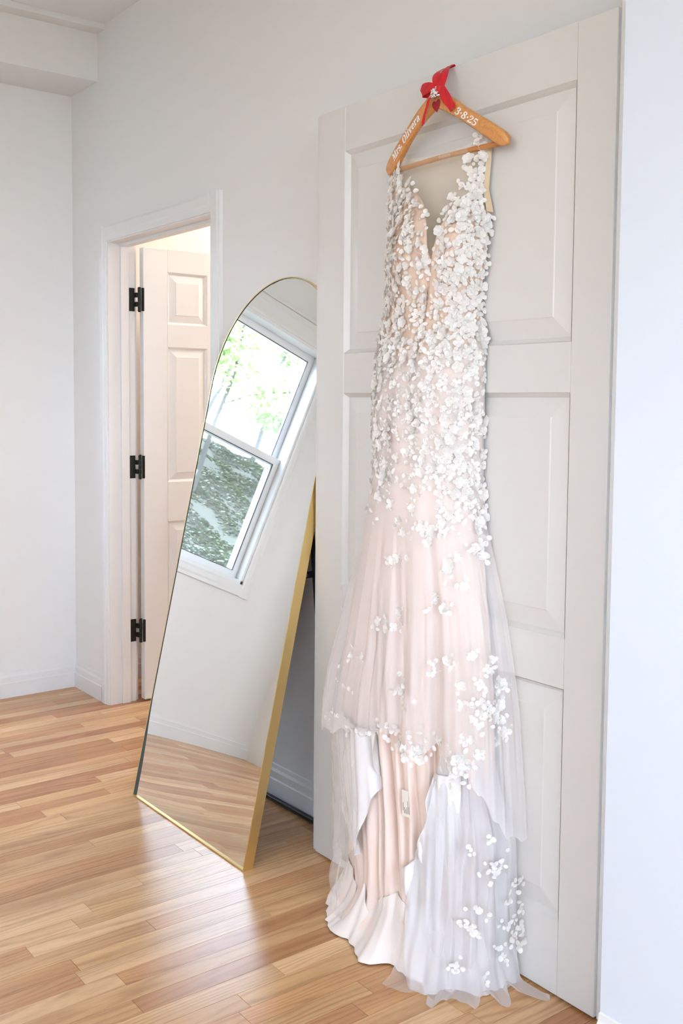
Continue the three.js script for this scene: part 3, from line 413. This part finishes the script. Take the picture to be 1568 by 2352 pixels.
  spots.forEach(([u, y, f], i) => {
    if (i >= 300) { loose.push([u, y, f, 1]); return; }
    const [p, n] = frame(f, clamp(u, .02, .995), y, rr(.002, .004)), m = shade(new THREE.Mesh(variants[Math.floor(rnd() * variants.length)], lace)); m.name = 'lace_flower';
    m.position.set(p.x - base[0], p.y - base[1], p.z - base[2]); m.quaternion.setFromUnitVectors(Zv, n).multiply(Q.setFromEuler(E.set(rr(-.25, .25), rr(-.25, .25), rr(0, 6.3)))); m.scale.setScalar(rr(.8, 1.12)); d.add(m);
  });
  const petals = [petal(.0054, .0125, .003), petal(.0046, .0145, .002), petal(.0060, .0112, .004), petal(.0042, .0100, .002)].map(g => { g.computeVertexNormals(); return g; });
  const lp = loose.map(([u, y, f, s]) => { const [p, n] = frame(f, clamp(u, .02, .995), y, rr(.0005, .004)), g = petals[Math.floor(rnd() * 4)].clone(); m4.compose(p, new THREE.Quaternion().setFromUnitVectors(Zv, n).multiply(Q.setFromEuler(E.set(rr(-.3, .3), rr(-.3, .3), rr(0, 6.3)))), V(s, s, s)); return g.applyMatrix4(m4); });
  part('lace_petals', lp, lace, d, 'stuff');
  for (let k = 0; k < 90; k++) { let u = rr(.2, .97), y = rr(1.1, 1.8); if (rnd() > density(u, y) + .15 || y > neck(u) - .04) continue; const pts = []; const a = rr(-2.6, -.5); for (let i = 0; i < 5; i++) { pts.push(layerAt(y)(clamp(u, .02, .99), y, .004)); u += Math.cos(a + Math.sin(i)) * .02; y += Math.sin(a + .5 * Math.sin(i * 1.3)) * .010; } stems.push(new THREE.TubeGeometry(new THREE.CatmullRomCurve3(pts), 10, .0007, 4, false)); }
  part('lace_stems', stems, lace, d, 'stuff');
}

// ------------------------------------------------------------------ outdoors, seen through the window and in the mirror
{
  const gy = (x, z) => { const d = -6.2 - x; return -.45 + (d > 0 ? (d < 7.5 ? .50 * d : 3.75 + .14 * (d - 7.5)) : 0) + .12 * n2(x * .35, z * .35) + .05 * n2(x * 1.3, z * 1.3); };
  struct('ground', B(-6.2, 40, -.6, -.45, -40, 40), std([.10, .11, .07], .95));
  const hill = grid((u, v) => { const x = lerp(-6.0, -60, u * u), z = lerp(-30, 40, v); return V(x, gy(x, z), z); }, 90, 90);
  hill.computeVertexNormals(); const soil = std([.13, .125, .095], .95); soil.side = THREE.DoubleSide;
  struct('hillside', hill, soil);
  // fallen leaves
  const leafShape = (w, l, bend) => { const g = new THREE.PlaneGeometry(w, l, 2, 3), p = g.attributes.position; for (let i = 0; i < p.count; i++) { const y = p.getY(i) / l + .5, k = Math.sin(Math.PI * clamp(y * .9 + .06, 0, 1)); p.setX(i, p.getX(i) * k * 1.1); p.setZ(i, bend * (Math.abs(p.getX(i)) / w + (y - .5) * (y - .5))); } g.computeVertexNormals(); return g; };
  const dummy = new THREE.Object3D(), col = new THREE.Color();
  const litter = new THREE.InstancedMesh(leafShape(.026, .042, .008), std([1, 1, 1], .85, { side: THREE.DoubleSide }), 130000);
  for (let i = 0; i < 130000; i++) {
    const x = -6.1 - Math.pow(rnd(), 1.4) * 9, z = rr(.3, 8.5); dummy.position.set(x, gy(x, z) + rr(.0, .03), z); dummy.rotation.set(-Math.PI / 2 + rr(-.7, .7), rr(-.7, .7), rr(0, 6.3), 'YXZ'); dummy.scale.setScalar(rr(.6, 1.5)); dummy.updateMatrix(); litter.setMatrixAt(i, dummy.matrix);
    const k = rr(.5, 1), gr = .5 + .5 * n2(x * .6, z * .6); col.setRGB((.42 - .06 * gr) * k, .42 * k, (.34 - .10 * gr) * k); litter.setColorAt(i, col);
  }
  litter.name = 'leaf_litter'; litter.userData = { label: 'grey and brown fallen leaves covering the slope outside the window', category: 'leaves', kind: 'stuff' }; shade(litter); scene.add(litter);
  const barkM = std([.09, .085, .075], .9);
  const leafM = c => new THREE.MeshPhysicalMaterial({ color: new THREE.Color().setRGB(...c), roughness: .7, transmission: .45, thickness: 0, side: THREE.DoubleSide });
  const leafG = leafShape(.055, .08, .016);
  function tree(label, x, z, h, lean, r, nLeaves, c, low) {
    const y0 = gy(x, z) - .1, o = thing('tree', label, 'tree', [x, y0, z], 'trees on the slope');
    const tp = [0, .25, .5, .75, 1].map((t, i) => V(x + lean[0] * t * h + n2(i, x) * .10, y0 + t * h, z + lean[1] * t * h + n2(x, i * 2) * .14));
    const trunk = tube(tp, r, 40, 9), pp = trunk.attributes.position, cv = new THREE.CatmullRomCurve3(tp);
    for (let i = 0; i < pp.count; i++) { const t = Math.floor(i / 10) / 40, c0 = cv.getPointAt(Math.min(1, t)), k = 1 - .75 * t; pp.setXYZ(i, c0.x + (pp.getX(i) - c0.x) * k, c0.y + (pp.getY(i) - c0.y) * k, c0.z + (pp.getZ(i) - c0.z) * k); }
    part('trunk', trunk, barkM, o);
    const tips = [];
    for (let b = 0; b < 9; b++) {
      const t = rr(low, .95), s = cv.getPointAt(t), a = rr(0, 6.28), L = rr(.18, .34) * h * (1.15 - t), m = s.clone().add(V(Math.cos(a) * L * .5, L * .35, Math.sin(a) * L * .5)), e = s.clone().add(V(Math.cos(a) * L, L * .55, Math.sin(a) * L));
      part('branch', tube([s, m, e], r * .28 * (1.2 - t), 10, 6), barkM, o); tips.push([s, e], [m, e]);
    }
    const f = new THREE.InstancedMesh(leafG, leafM(c), nLeaves);
    for (let i = 0; i < nLeaves; i++) {
      const [s, e] = tips[Math.floor(rnd() * tips.length)], p = s.clone().lerp(e, rr(.3, 1.15)).add(V(rr(-1, 1), rr(-1, 1), rr(-1, 1)).multiplyScalar(.085 * h));
      dummy.position.set(p.x - x, p.y - y0, p.z - z); dummy.rotation.set(rr(0, 6.3), rr(0, 6.3), rr(0, 6.3)); dummy.scale.setScalar(rr(.6, 1.25)); dummy.updateMatrix(); f.setMatrixAt(i, dummy.matrix);
    }
    f.name = 'foliage'; f.userData.kind = 'stuff'; shade(f); o.add(f);
  }
  tree('slim forked young tree in the middle of the window view', -11.5, 3.0, 3.6, [0, -.03], .04, 7000, [.56, .66, .38], .35);
  tree('dark twisted tree with a thick trunk near the right side of the window view', -12.2, 4.55, 3.5, [.02, -.06], .10, 8000, [.50, .62, .36], .25);
  tree('pale green tree standing behind the slim forked one', -16.5, 5.4, 3.8, [0, .05], .06, 8000, [.60, .70, .44], .2);
  tree('tree with yellow-green leaves at the left of the window view', -15.0, 2.6, 4.0, [.03, 0], .06, 8000, [.62, .68, .38], .35);
  tree('leaning tree far up the slope behind the dark twisted one', -19.0, 8.3, 4.2, [0, -.08], .08, 8000, [.58, .68, .44], .2);
}
renderer.render(scene, camera);
